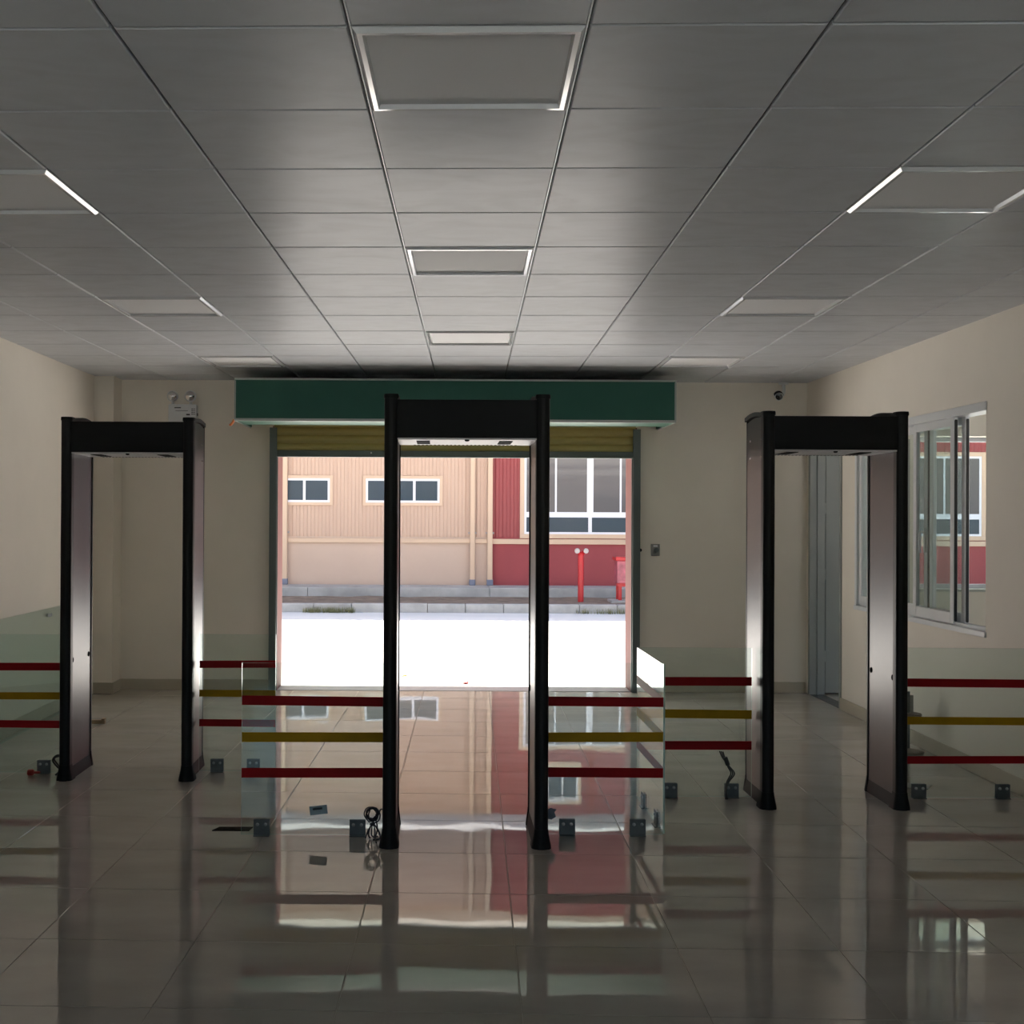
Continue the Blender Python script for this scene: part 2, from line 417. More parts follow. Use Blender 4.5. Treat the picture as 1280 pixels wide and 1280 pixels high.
# open side door: frame lining and the leaf swung back against the side room's front wall
d = sroot('door_1', (XR, SY1, 0))
m = MB(); m.box(XR-.01, XO+.01, SY1-.035, SY1+.01, .003, SH); m.box(XR-.01, XO+.01, SY0-.01, SY0+.03, .003, SH); m.box(XR-.01, XO+.01, SY0+.03, SY1-.035, SH-.04, SH)
m.box(XR+.055, XR+.068, SY1-.05, SY1-.035, .003, SH)
m.build('door_frame', M['door_grey'], d)
lf = MB().box(XO+.025, XO+.80, SY1+.0, SY1+.04, .012, SH-.03, .003).build('door_leaf', M['door_grey'], d)
h = MB()
for z in (.30, 1.05, 1.66):
    h.cyl((XO+.016, SY1-.002, z), (XO+.016, SY1-.002, z+.10), .009); h.box(XO+.006, XO+.06, SY1-.004, SY1+.0, z, z+.10)
h.build('hinge', M['door_grey'], lf)

# sliding window in the right wall
w = sroot('window_1', (XR, (WY0+WY1)/2, WZ0))
fr = MB(); T = .045
fr.box(XR-.012, XO, WY0-.01, WY1+.01, WZ0-.012, WZ0+T*.5, .003); fr.box(XR-.012, XO, WY0-.01, WY1+.01, WZ1-T, WZ1+.012, .003)
fr.box(XR-.004, XO, WY1-.035, WY1+.01, WZ0, WZ1, .003); fr.box(XR+.055, XO, WY0-.01, WY0+.012, WZ0, WZ1, .003)
for xx in (.028, .075):   # tracks
    fr.box(XR+xx, XR+xx+.004, WY0+.01, WY1-.03, WZ0+T*.5, WZ0+T*.5+.02)
fr.build('window_frame', M['alu_white'], w)
def sash(y0, y1, x, handle=False):
    z0, z1 = WZ0+.03, WZ1-.045; b = .055; q = .028
    s = MB()
    s.box(x, x+q, y0, y0+b, z0, z1, .003); s.box(x, x+q, y1-b, y1, z0, z1, .003)
    s.box(x, x+q, y0+b, y1-b, z0, z0+b*1.35, .003); s.box(x, x+q, y0+b, y1-b, z1-b, z1, .003)
    o = s.build('sash', M['alu_white'], w)
    k = MB(); k.box(x+.004, x+q-.004, y0-.0015, y0, z0+.02, z1-.02); k.box(x+.006, x+q-.006, y0-.004, y0-.001, z1-.045, z1-.015, .002)
    k.box(x+.006, x+q-.006, y0-.004, y0-.001, z0+.015, z0+.045, .002); k.build('seal', M['tag_black'], o)
    MB().box(x+.011, x+.016, y0+b-.005, y1-b+.005, z0+b, z1-b+.005).build('pane', M['glass_clear'], o)
    if handle:
        hm = MB(); zc = 1.46
        hm.box(x-.012, x, y0+.018, y0+.04, zc-.09, zc+.09, .004); hm.tube([(x-.012, y0+.03, zc+.06), (x-.035, y0+.03, zc+.055), (x-.04, y0+.03, zc), (x-.035, y0+.03, zc-.09)], .008)
        hm.build('handle', M['alu_white'], o)
sash(7.80, 8.47, XR+.014); sash(7.735, 8.30, XR+.062); sash(8.34, 9.0, XR+.062, True); sash(8.97, 9.56, XR+.014)

# side room's front window: just an aluminium frame in a plastered opening
w2 = sroot('window_2', ((RX0+RX1)/2, YF, RZ0))
m = MB(); T = .04; ya, yb = YF+.16, YF+.22
m.box(RX0, RX1, ya, yb, RZ0, RZ0+T); m.box(RX0, RX1, ya, yb, RZ1-T, RZ1); m.box(RX0, RX0+T, ya, yb, RZ0, RZ1); m.box(RX1-T, RX1, ya, yb, RZ0, RZ1)
m.build('window_frame', M['w_frame'], w2)
MB().box(RX0+T, RX1-T, ya+.025, ya+.03, RZ0+T, RZ1-T).build('pane', M['glass_clear'], w2)
m = MB(); m.box(RX0-.0, RX1, YF-.01, YF+.16, RZ0-.02, RZ0+.002, .002); m.build('window_sill', M['edge_grey'], w2)

# unseen window behind the viewer, added as a way in for daylight
w3 = sroot('added_window', ((BX0+BX1)/2, YB, BZ0))
m = MB(); ya, yb = YB-.14, YB-.08
m.box(BX0, BX1, ya, yb, BZ0, BZ0+.05); m.box(BX0, BX1, ya, yb, BZ1-.05, BZ1); m.box(BX0, BX0+.05, ya, yb, BZ0, BZ1); m.box(BX1-.05, BX1, ya, yb, BZ0, BZ1); 
for q in range(1, 5): m.box(BX0+q*(BX1-BX0)/5-.03, BX0+q*(BX1-BX0)/5+.03, ya, yb, BZ0, BZ1)
m.build('window_frame', M['alu_white'], w3)
MB().box(BX0+.05, BX1-.05, ya+.025, ya+.03, BZ0+.05, BZ1-.05).build('pane', M['glass_clear'], w3)

# ------------------------------------------------------------------ roller shutter over the doorway
t = thing('roller_shutter', 'roller shutter pulled up into its long dark green box over the front doorway', 'roller shutter', (.14, YF, 0))
HX0, HX1, HY, HZ0, HZ1 = -1.755, 2.02, 10.0, 2.425, 2.79
m = MB(); m.box(HX0+.008, HX1-.008, HY+.004, HY+.012, HZ0+.012, HZ1-.006)
m.box(HX0+.006, HX0+.014, HY+.012, YF-.002, HZ0+.012, HZ1-.006); m.box(HX1-.014, HX1-.006, HY+.012, YF-.002, HZ0+.012, HZ1-.006)
m.box(HX0+.014, HX1-.014, HY+.012, YF-.002, HZ1-.014, HZ1-.006)
hb = m.build('shutter_box', M['shutter_green'], t)
m = MB(); m.box(HX0+.01, HX1-.01, HY+.012, HY+.48, HZ0+.004, HZ0+.012); m.build('underside_panel', M['shutter_under'], hb)['label'] = 'pale green underside of the shutter box'
MB().lathe([(.02, 0), (.15, .001), (.15, HX1-HX0-.101), (.02, HX1-HX0-.10)], (HX0+.05, 10.56, 2.62), (1, 0, 0), 32).build('slat_roll', M['slat'], t, True)
m = MB(); e = .022
m.box(HX0, HX1, HY, HY+.006, HZ1-e*.7, HZ1); m.box(HX0, HX1, HY, HY+.006, HZ0, HZ0+e); m.box(HX0, HX0+e*.6, HY, HY+.006, HZ0+e, HZ1-e); m.box(HX1-e*.6, HX1, HY, HY+.006, HZ0+e, HZ1-e)
m.box(HX0, HX0+.006, HY+.006, YF-.002, HZ0, HZ0+e); m.box(HX1-.006, HX1, HY+.006, YF-.002, HZ0, HZ0+e); m.box(HX0+.006, HX1-.006, HY+.006, HY+.025, HZ0, HZ0+.004)
m.box(HX0, HX0+.006, HY+.006, YF-.002, HZ1-e*.7, HZ1); m.box(HX1-.006, HX1, HY+.006, YF-.002, HZ1-e*.7, HZ1)
m.build('edge_angle', M['edge_grey'], hb)['label'] = 'pale grey steel edging of the shutter box'
# slats: rounded interlocking profile
m = MB(); yc = YF-.045; prof = []
z = 2.222
for k in range(6):
    for q in range(9):
        u = q/9
        prof.append((yc-.011*math.sin(PI*min(1, u/.8))**.7 if u < .8 else yc+.004, z+u*.075))
    z += .075
prof.append((yc, z))
m.prism(prof+[(yc+.012, z), (yc+.012, 2.222)], 'x', DX0-.03, DX1+.03)
m.build('slat_curtain', M['slat'], t, True)
m = MB(); m.box(DX0-.025, DX1+.025, YF-.06, YF-.02, DH, 2.222, .004); m.box(DX0-.02, DX1+.02, YF-.075, YF-.06, DH, DH+.02, .003)
bb = m.build('bottom_bar', M['rail_grey'], t)
MB().cyl((-.63, YF-.066, 2.20), (-.63, YF-.060, 2.20), .007).build('screw', M['chrome'], bb)
for a, b in ((DX0-.067, DX0), (DX1, DX1+.07)):
    m = MB(); xm = b if b == DX0 else a
    m.box(a, b, YF-.085, YF-.072, 0.004, HZ0+.004, .002); m.box(a, b, YF-.012, YF-.0005, 0.004, HZ0+.004)
    xo = a if b == DX0 else b
    m.box(min(xo, xo+(.012 if b == DX0 else -.012)), max(xo, xo+(.012 if b == DX0 else -.012)), YF-.072, YF-.012, .004, HZ0+.004)
    m.build('guide_rail', M['rail_grey'], t)
tag(MB().tube([(HX0-.004, HY+.02, HZ0+.01), (HX0-.012, HY+.015, HZ0-.012), (HX0-.03, HY+.01, HZ0-.034), (HX0-.038, HY+.01, HZ0-.03)], .011, 8).build('cable_end', M['orange'], None, True),
    'short orange cable end poking out under the left corner of the green shutter box', 'cable')

# ------------------------------------------------------------------ walk-through gates
def make_gate(label, x, y):
    W = .806; dep = .52
    t = thing('walkthrough_gate', label, 'metal detector gate', (x, y, 0), 'walk-through metal detector gates')
    L, R = x-W/2, x+W/2; pw = .066
    def post(cxp, front):
        # extruded post with a rounded, grooved face; the rear one is slimmer
        s = 1 if front else -1
        yf = y+.02 if front else y+dep-.02
        pw = .066
        if not front:
            pw = .044; cxp += .011 if cxp < x else -.011
        prof = []
        n = 16
        for i in range(n+1):
            a = PI*i/n
            rr = 1.0-(.10 if i in (5, 11) else 0)
            prof.append((cxp-math.cos(a)*pw/2, yf+s*(.024-.024*math.sin(a)*rr)))
        pd = .062 if front else .034
        prof += [(cxp+pw/2, yf+s*pd), (cxp-pw/2, yf+s*pd)]
        def ring(z, sx=1., ey=0.):
            c = (cxp, yf+s*.03)
            return [(c[0]+(p[0]-c[0])*sx, c[1]+(p[1]-c[1])*(1+ey), z) for p in prof]
        o = MB().loft([ring(.06), ring(2.186 if front else 2.180)]).build('post', M['gate_black'], t, True)
        if front: MB().loft([ring(2.184, 1.10, .10), ring(2.200, 1.10, .10), ring(2.205, 1.04, .05)]).build('post_cap', M['gate_beam'], o, True)
        MB().loft([ring(0, 1.46, .62), ring(.012, 1.44, .60), ring(.070, 1.10, .14), ring(.092, 1.03, .05)]).build('foot', M['gate_beam'], o, True)
    for cxp in (L+pw/2, R-pw/2):
        post(cxp, True); post(cxp, False)
    y0, y1 = y+.080, y+dep-.052
    for sd in (-1, 1):
        out = L+.024 if sd < 0 else R-.024      # outer face of the panel
        inn = L+.060 if sd < 0 else R-.060
        a, b = min(out, inn), max(out, inn)
        # panel with an arched top
        prof = [(y0, .07)]
        prof += [(y1, .07)]
        for i in range(13):
            u = i/12; prof.append((y1+(y0-y1)*u, 2.168+.020*math.sin(PI*u)))
        o = MB().prism(prof, 'x', a, b).build('side_panel', M['gate_panel'], t)
        tc = []
        for i in range(13):
            u = i/12; tc.append((y1+.03+(y0-y1-.03)*u, 2.194+.026*math.sin(PI*(.12+.88*u))))
        MB().prism([(p[0], p[1]-.024) for p in tc[::-1]]+tc, 'x', a-.008, b+.004).build('top_trim', M['gate_beam'], o)
        # flared skirt along the floor
        MB().prism([(a-.012, 0), (b+.012, 0), (b+.012, .012), (b+.0015, .072), (a-.0015, .072), (a-.012, .012)], 'y', y0-.004, y1+.004).build('skirt', M['gate_beam'], o)
        inx = 1 if sd < 0 else -1
        for yy in (y+.098, y+.425):
            MB().lathe([(.016, 0), (.016, .003), (.010, .0035), (.008, .001)], (inn, yy, .722), (inx, 0, 0), 20).build('lock', M['slot_black'], o, True)
        for yy in (y+.16, y+.40):
            for zz in (2.06, 1.96):
                MB().lathe([(.007, 0), (.006, .003), (.002, .004)], (out, yy, zz), (-inx, 0, 0), 12).build('screw', M['chrome'], o, True)
    a, b = L+.0605, R-.0605
    hd = MB().box(a, b, y+.030, y+dep-.045, 1.992, 2.178, .004).build('header', M['gate_beam'], t)
    m = MB(); m.box(a+.002, b-.002, y+.036, y+dep-.05, 1.983, 1.9925); un = m.build('underside_panel', M['gate_under'], hd); un['label'] = 'silver grey underside of the header'
    for xx in (x-.215, x+.195):
        MB().box(xx-.033, xx+.033, y+.12, y+.35, 1.980, 1.9835).build('sensor_slot', M['slot_black'], hd)
    MB().lathe([(.012, 0), (.012, .006), (.006, .009)], (x, y+.042, 1.984), (0, 0, -1), 16).build('button', M['slot_black'], hd, True)
    m = MB()
    for k in range(26):
        xx = a+.08+k*(b-a-.16)/25
        m.box(xx-.005, xx+.005, y+dep-.085, y+dep-.06, 1.9815, 1.9835)
    m.build('vent', M['slot_black'], hd)
    return t
make_gate('black walk-through gate in the middle, standing before the open doorway', .134, 5.665)
make_gate('black walk-through gate on the left, in front of the white emergency light', -1.896, 7.08)
make_gate('black walk-through gate on the right, in front of the sliding window and side door', 2.20, 6.466)

# ------------------------------------------------------------------ glass barriers with tape
def barrier(label, p0, p1, h, tapes, brk, side=-1, z0=.006):
    # p0->p1 along x or y; brk: positions along that axis; side: which side the clamp plates face
    ax = 'x' if p0[1] == p1[1] else 'y'
    c = ((p0[0]+p1[0])/2, (p0[1]+p1[1])/2)
    t = thing('glass_barrier', label, 'glass barrier', (c[0], c[1], 0), 'low glass barriers beside the gates')
    a0, a1 = (p0[0], p1[0]) if ax == 'x' else (p0[1], p1[1])
    cc = p0[1] if ax == 'x' else p0[0]
    th = .010
    def bx(m, u0, u1, w0, w1, z0, z1, bev=0):
        w0, w1 = min(cc+w0, cc+w1), max(cc+w0, cc+w1)
        if ax == 'x': m.box(u0, u1, w0, w1, z0, z1, bev)
        else: m.box(w0, w1, u0, u1, z0, z1, bev)
        return m
    pn = bx(MB(), a0, a1, -th/2, th/2, z0, h).build('pane', [M['glass'], M['glass_edge']], t)
    for p in pn.data.polygons:
        nn = p.normal
        if abs(nn.y if ax == 'x' else nn.x) < .5: p.material_index = 1
    for i, (za, zb) in enumerate(tapes):
        o = bx(MB(), a0+.001, a1-.001, side*(th/2+.0002), side*(th/2+.0012), za, zb).build('tape_strip', M['tape_yellow'] if i == 1 else M['tape_red'], t)
        # hand-laid tape is never dead level
        for v in o.data.vertices:
            u = (v.co.x if ax == 'x' else v.co.y)
            v.co.z += .003*math.sin(3*u+i*2+c[0]*5)
        o['label'] = 'yellow tape' if i == 1 else 'red tape'
    for u in brk:
        m = MB(); b = .040
        bx(m, u-b, u+b, side*(th/2), side*(th/2+.005), .002, .082, .0015)
        bx(m, u-b, u+b, -side*(th/2), -side*(th/2+.005), .002, .082, .0015)
        bx(m, u-b, u+b, side*(th/2), side*(th/2+.016), 0, .005, .001)
        bx(m, u-b, u+b, -side*(th/2), -side*(th/2+.016), 0, .005, .001)
        o = m.build('bracket', M['steel'], t)
        for du in (-.020, .020):
            p = (u+du, cc+side*(th/2+.005), .058) if ax == 'x' else (cc+side*(th/2+.005), u+du, .058)
            d = (0, side, 0) if ax == 'x' else (side, 0, 0)
            MB().lathe([(.0085, 0), (.0085, .003), (.004, .006)], p, d, 14).build('bolt', M['bolt'], o, True)
    return t, pn
tc_ = [(.654, .702), (.473, .522), (.292, .341)]
b1, p1 = barrier('taped glass barrier fixed to the left side of the middle gate, with grey sticker', (-.988, 5.905), (-.258, 5.905), .868, tc_, (-.885, -.403))
b2, p2 = barrier('taped glass barrier fixed to the right side of the middle gate, with two bolted brackets', (.526, 5.94), (1.140, 5.94), .872, tc_, (.655, 1.012))
barrier('taped glass barrier seen edge-on, running back from the right end of the middle glass', (1.146, 5.952), (1.146, 6.74), .864, tc_, (6.13, 6.52), side=-1)
barrier('taped glass barrier fixed to the left side of the right gate', (1.156, 6.76), (1.806, 6.76), .862, [(.642, .692), (.456, .506), (.277, .327)], (1.338, 1.692))
b5, p5 = barrier('taped glass barrier on the far right, between the right gate and right wall', (2.596, 6.77), (3.39, 6.77), .866, [(.640, .688), (.425, .470), (.200, .244)], (2.775, 3.258))
barrier('taped glass barrier fixed to the right side of the left gate, behind the nearer glass', (-1.502, 7.375), (-1.022, 7.375), .865, [(.654, .700), (.470, .513), (.287, .332)], (-1.388, -1.160))
barrier('taped glass barrier on the far left, between the left wall and left gate', (-3.10, 7.31), (-2.292, 7.31), .865, [(.640, .688), (.458, .503), (.284, .330)], (-2.455, -2.98))
# stickers and scraps stuck to the glass
s_ = MB().box(-.645, -.556, 5.911, 5.9125, .105, .15, rot=Matrix.Rotation(-.12, 3, 'Y')).build('sticker', M['sticker'], b1)
s_['label'] = 'grey sticker'
m = MB(); m.box(-.628, -.580, 5.898, 5.8985, .132, .142, rot=Matrix.Rotation(-.12, 3, 'Y')); m.build('print', M['ink'], s_)
m = MB()
m.loft([[(.535, 5.934, .085), (.575, 5.934, .080), (.597, 5.934, .095), (.590, 5.934, .118), (.600, 5.934, .132), (.57, 5.934, .14), (.545, 5.934, .125)],
        [(.535, 5.9325, .085), (.575, 5.930, .080), (.597, 5.929, .095), (.590, 5.931, .118), (.600, 5.929, .132), (.57, 5.931, .14), (.545, 5.9325, .125)]])
m.build('film_scrap', M['blue_film'], b2)['label'] = 'blue grey film scrap'
# spare pane leaning along the left wall
t = thing('spare_glass_sheet', 'bare greenish glass sheet leaning on the left wall behind the far-left barrier', 'glass sheet', (-3.075, 8.6, 0))
pn = MB().box(-3.080, -3.070, 7.45, 9.80, .002, .868).build('pane', [M['glass'], M['glass_edge']], t)
for p in pn.data.polygons:
    if abs(p.normal.x) < .5: p.material_index = 1
rot = Matrix.Rotation(-.045, 4, 'Y')
pn.data.transform(rot)
MB().box(-3.064, -3.062, 9.30, 9.40, .80, .825, rot=Matrix.Rotation(-.0, 3, 'Y')).build('maker_mark', M['sticker'], t).data.transform(rot)

# ------------------------------------------------------------------ loose things on the floor
def coil(cx_, cy_, z0, h, rad, n, seed):
    random.seed(seed); pts = []
    for k in range(n*7):
        a = k/7*2*PI; wob = .45+.6*random.random()
        pts.append((cx_+rad*wob*math.cos(a), cy_+.012*math.sin(a*.37)+.010*random.uniform(-1, 1), z0+h*.5+h*.5*wob*math.sin(a)))
    return pts
pts = [(-.300, 5.885, .006), (-.315, 5.87, .006), (-.33, 5.86, .02), (-.325, 5.86, .07)]+coil(-.327, 5.86, .085, .075, .034, 6, 3)
pts += [(-.31, 5.865, .10), (-.30, 5.86, .05), (-.31, 5.85, .008), (-.305, 5.80, .006), (-.30, 5.76, .006)]
m = MB().tube(pts, .0034, 6, 4)
m.tube([(-.335, 5.85, .005), (-.345, 5.84, .03), (-.325, 5.85, .075), (-.30, 5.85, .05), (-.285, 5.84, .008), (-.32, 5.82, .005)], .004, 6, 5)
m.box(-.338, -.312, 5.850, 5.872, .066, .078, .003)
m.tube([(-.325, 5.86, .08), (-.300, 5.855, .112), (-.285, 5.86, .145), (-.272, 5.865, .142)], .0034, 6, 5)
m.tube([(-.330, 5.855, .075), (-.296, 5.85, .09), (-.288, 5.855, .125), (-.315, 5.86, .155), (-.355, 5.862, .150), (-.366, 5.86, .115), (-.34, 5.86, .08)], .0034, 6, 5)
m.tube([(-.36, 5.85, .004), (-.345, 5.85, .045), (-.325, 5.855, .072), (-.312, 5.85, .04), (-.318, 5.845, .004)], .0034, 6, 5)
tag(m.build('cable_bundle', M['cable'], None, True), 'dark coiled cable bundle on the floor by the left foot of the middle gate', 'cable')
m = MB(); zb = .004
for k in range(3):
    o = k*.006
    m.tube([(1.655-o, 6.70, zb), (1.645, 6.705-o, .05), (1.652+o, 6.71, .10), (1.675+o*1.5, 6.71-o, .15), (1.66+o, 6.715, .185), (1.642-o, 6.712, .235), (1.63-o*1.4, 6.71+o, .275)], .0034, 6, 5)
m.box(1.638, 1.662, 6.700, 6.722, .195, .245, .004, rot=Matrix.Rotation(-.35, 3, 'Y'))
tag(m.build('cable_bundle', M['cable_grey'], None, True), 'thin tied cable bundle standing up from the floor just left of the right gate', 'cable')
m = MB()
m.tube([(-2.30, 7.26, .004), (-2.33, 7.255, .03), (-2.38, 7.25, .09), (-2.35, 7.25, .125), (-2.31, 7.255, .10), (-2.325, 7.25, .04), (-2.36, 7.24, .004)], .006, 6, 6)
m.tube([(-2.30, 7.24, .004), (-2.34, 7.245, .06), (-2.37, 7.245, .105), (-2.33, 7.25, .115), (-2.318, 7.25, .06), (-2.34, 7.23, .004)], .005, 6, 6)
tag(m.build('cable_bundle', M['cable_grey'], None, True), 'black cable loop on the floor at the outer foot of the left gate', 'cable')
m = MB(); m.lathe([(.016, 0), (.02, .006), (.02, .03), (.012, .04)], (-2.53, 7.24, .018), (1, 0, 0), 16); m.lathe([(.008, .0), (.008, .035)], (-2.49, 7.24, .018), (1, 0, 0), 10)
o = tag(m.build('plug', M['red_plastic'], None, True), 'small red plastic plug on the floor by the far-left glass barrier', 'plug')
o.location.z = 0
m = MB(); m.prism([(-1.150, 5.985), (-.962, 5.985), (-.952, 6.055), (-1.125, 6.055)], 'z', 0.0, .004)
tag(m.build('floor_strip', M['dark_strip']), 'thin dark strip lying flat on the floor left of the middle gate', 'strip')
m = MB(); m.box(-2.86, -2.575, 9.06, 9.10, 0, .028, .003); m.box(-2.60, -2.575, 9.055, 9.105, .028, .04, .003)
tag(m.build('wooden_batten', M['wood']), 'short pale wooden batten on the floor behind the left gate', 'batten')
m = MB(); m.prism([(2.62, 7.06), (2.92, 6.99), (2.985, 7.09), (2.70, 7.23)], 'z', 0, .004)
tag(m.build('sheet_scrap', M['grey_plastic']), 'grey flat scrap on the floor behind the foot of the right gate', 'scrap')
# stand with two discs
t = thing('disc_stand', 'low stand with two round beige discs, half hidden behind the right gate', 'stand', (3.238, 8.11, 0))
MB().lathe([(.112, 0), (.116, .006), (.112, .014), (.05, .024), (.025, .03)], (3.238, 8.11, 0), (0, 0, 1), 40).build('base_disc', M['disc'], t, True)
MB().lathe([(.022, 0), (.022, .40)], (3.238, 8.11, .02), (0, 0, 1), 20).build('stem', M['steel'], t, True)
MB().lathe([(.04, -.02), (.096, -.008), (.10, 0), (.096, .008), (.03, .012)], (3.238, 8.11, .262), (0, 0, 1), 40).build('top_disc', M['disc'], t, True)
m = MB(); m.box(3.20, 3.282, 8.10, 8.12, .27, .395, .003); m.build('upright_plate', M['grey_plastic'], t)

# ------------------------------------------------------------------ wall fittings
t = thing('emergency_light', 'white emergency light with two round lamps, on the front wall left of the shutter', 'emergency light', (-2.375, YF, 2.44))
h = MB().box(-2.502, -2.242, YF-.075, YF, 2.455, 2.640, .008).build('housing', M['white_plastic'], t, True)
for x, r in ((-2.465, .050), (-2.300, .053)):
    o = MB().lathe([(.016, -.035), (.034, -.03), (r, .0), (r, .02), (r*.93, .026)], (x, YF-.06, 2.715), (.06, -1, -.1), 28).build('lamp_head', M['white_plastic'], t, True)
    MB().lathe([(r*.90, .022), (r*.75, .038), (r*.4, .048), (.002, .051)], (x, YF-.06, 2.715), (.06, -1, -.1), 28).build('lens', M['chrome'], o, True)
    m = MB(); m.cyl((x, YF-.045, 2.638), (x, YF-.045, 2.69), .014); m.build('neck', M['white_plastic'], o, True)
m = MB(); yy = YF-.0755
m.box(-2.445, -2.385, yy-.001, yy+.001, 2.603, 2.612); m.box(-2.435, -2.32, yy-.001, yy+.001, 2.578, 2.582); m.box(-2.335, -2.302, yy-.001, yy+.001, 2.538, 2.551)
for k in range(4):
    m.box(-2.288, -2.272, yy-.001, yy+.001, 2.545+k*.016, 2.552+k*.016); m.box(-2.268, -2.256, yy-.001, yy+.001, 2.545+k*.016, 2.552+k*.016)
m.build('print', M['ink'], h)
MB().box(-2.2425, -2.236, YF-.05, YF-.03, 2.535, 2.56, .002).build('test_button', M['slot_black'], h)

t = thing('security_camera', 'small white security camera with black face, high by the right front corner', 'security camera', (3.10, YF-.18, 2.78))
ctr = Vector((3.085, YF-.22, 2.722)); d = Vector((-.22, -1, -.22)).normalized()
b = MB().lathe([(.030, -.13), (.037, -.12), (.037, .0), (.034, .004), (.030, .004)], ctr, d, 24).build('body', M['white_plastic'], t, True)
MB().lathe([(.031, .0), (.031, .0045), (.014, .006), (.003, .010)], ctr, d, 24).build('lens', M['lens_black'], b, True)
m = MB(); u = d.cross(Vector((0, 0, 1))).normalized(); w_ = u.cross(d)
ri = []
for hh in (-.10, .022):
    ring = []
    for q in range(9):
        a = math.radians(15+150*q/8); ring.append(ctr+d*hh+(u*math.cos(a)+w_*math.sin(a))*.040)
    for q in range(8, -1, -1):
        a = math.radians(15+150*q/8); ring.append(ctr+d*hh+(u*math.cos(a)+w_*math.sin(a))*.043)
    ri.append(ring)
m.loft(ri); m.build('sun_hood', M['slot_black'], b, True)
m = MB(); m.tube([tuple(ctr-d*.08), (3.135, YF-.11, 2.735), (3.165, YF-.09, 2.775), (3.165, YF-.08, 2.845)], .016, 12)
m.lathe([(.045, 0), (.045, .014), (.03, .02)], (3.165, YF-.08, 2.865), (0, 0, -1), 24); m.build('bracket', M['white_plastic'], t, True)

t = thing('wall_switch', 'small grey switch plate on the front wall to the right of the doorway', 'wall switch', (2.005, YF, 1.27))
pl = MB().box(1.965, 2.045, YF-.012, YF-.0005, 1.262, 1.372, .003).build('plate', M['grey_plastic'], t)
MB().lathe([(.022, 0), (.022, .006), (.016, .010)], (2.012, YF-.012, 1.315), (0, -1, 0), 20).build('key_switch', M['rail_grey'], pl, True)
m = MB(); m.box(1.985, 2.025, YF-.0135, YF-.012, 1.345, 1.362, .0006); m.build('button', M['white_plastic'], pl)
m = MB(); m.lathe([(.010, 0), (.010, .012), (.016, .016), (.016, .022)], (1.862, YF-.0005, 1.315), (0, -1, 0), 14)
tag(m.build('wall_hook', M['slot_black'], None, True), 'small dark knob on the front wall beside the right guide rail of the shutter', 'knob')

# ------------------------------------------------------------------ outside: yard, kerb, verge, apron
struct(MB().box(-30, 32, YF+.29, 20.0, -.3, -.012).build('yard', M['road']))
struct(MB().box(-30, 32, -40, YB-.2, -.3, -.012).box(XO, 32, YB-.2, 3.8, -.3, -.012).build('added_yard_behind', M['road']))  # unseen ground, added to bounce sunlight in through the rear openings
m = MB(); x = -30.0; k = 0
while x < 32:
    L_ = .648
    m.box(x+.004, x+L_-.004, 20.0, 20.16, -.2, .138+random.uniform(-.004, .004), .012); x += L_
struct(m.build('kerb', M['kerb']))
m = MB(); bm = m.bm
N, K = 160, 10
vv = [[bm.verts.new((-30+62*i/N, 20.16+1.99*j/K, .118+.03*noise.noise(Vector((i*.9, j*.7, 0))))) for j in range(K+1)] for i in range(N+1)]
for i in range(N):
    for j in range(K): bm.faces.new((vv[i][j], vv[i+1][j], vv[i+1][j+1], vv[i][j+1]))
m.box(-30, 32, 20.16, 22.15, -.2, .05)
struct(m.build('verge', M['dirt'], None, True))
m = MB(); x = -30.0
while x < 32:
    m.box(x+.004, x+1.72-.004, 22.15, 23.3, -.2, .288, .008); x += 1.72
struct(m.build('apron', M['apron']))
random.seed(11)
def weeds(x0, x1, n, label):
    m = MB()
    for k in range(n):
        x = random.uniform(x0, x1); y = 19.98-random.uniform(0, .14)
        for q in range(5):
            a = random.uniform(0, 2*PI); L_ = random.uniform(.04, .11); lean = random.uniform(.1, .6)
            dx, dy = math.cos(a), math.sin(a)*.5
            m.loft([[(x-dy*.006, y+dx*.006, -.012), (x+dy*.006, y-dx*.006, -.012), (x+.002, y+.002, -.012)],
                    [(x+dx*lean*L_*.5-dy*.004, y+dy*lean*L_*.5, L_*.55-.012), (x+dx*lean*L_*.5+dy*.004, y+dy*lean*L_*.5, L_*.55-.012), (x+dx*lean*L_*.5, y+dy*lean*L_*.5+.002, L_*.55-.012)],
                    [(x+dx*lean*L_, y+dy*lean*L_, L_-.012), (x+dx*lean*L_+.001, y+dy*lean*L_, L_-.012), (x+dx*lean*L_, y+dy*lean*L_+.001, L_-.012)]])
    o = m.build('weeds', M['grass']); tag(o, label, 'weeds', kind='stuff')
weeds(-2.30, -1.42, 170, 'dry olive weeds growing along the far kerb, left of the middle gate')
weeds(2.35, 3.55, 90, 'thin olive weeds growing along the far kerb near the red standpipe')
def leaf(x, y, mt, label, a):
    m = MB(); R = Matrix.Rotation(a, 3, 'Z'); up, dn = [], []
    for k in range(10):
        u = k/10*2*PI; p = R @ Vector((.055*math.cos(u), .028*math.sin(u)*(1-.3*math.cos(u)), .018*math.cos(u)**2))
        up.append((x+p.x, y+p.y, -.010+p.z)); dn.append((x+p.x, y+p.y, -.012+p.z))
    m.loft([dn, up]); tag(m.build('fallen_leaf', mt), label, 'leaf')
leaf(-.357, 11.95, M['leaf_y'], 'yellow fallen leaf on the bright yard just outside the doorway', .4)
leaf(.27, 11.45, M['leaf_r'], 'red fallen leaf on the bright yard just outside the doorway', 1.2)

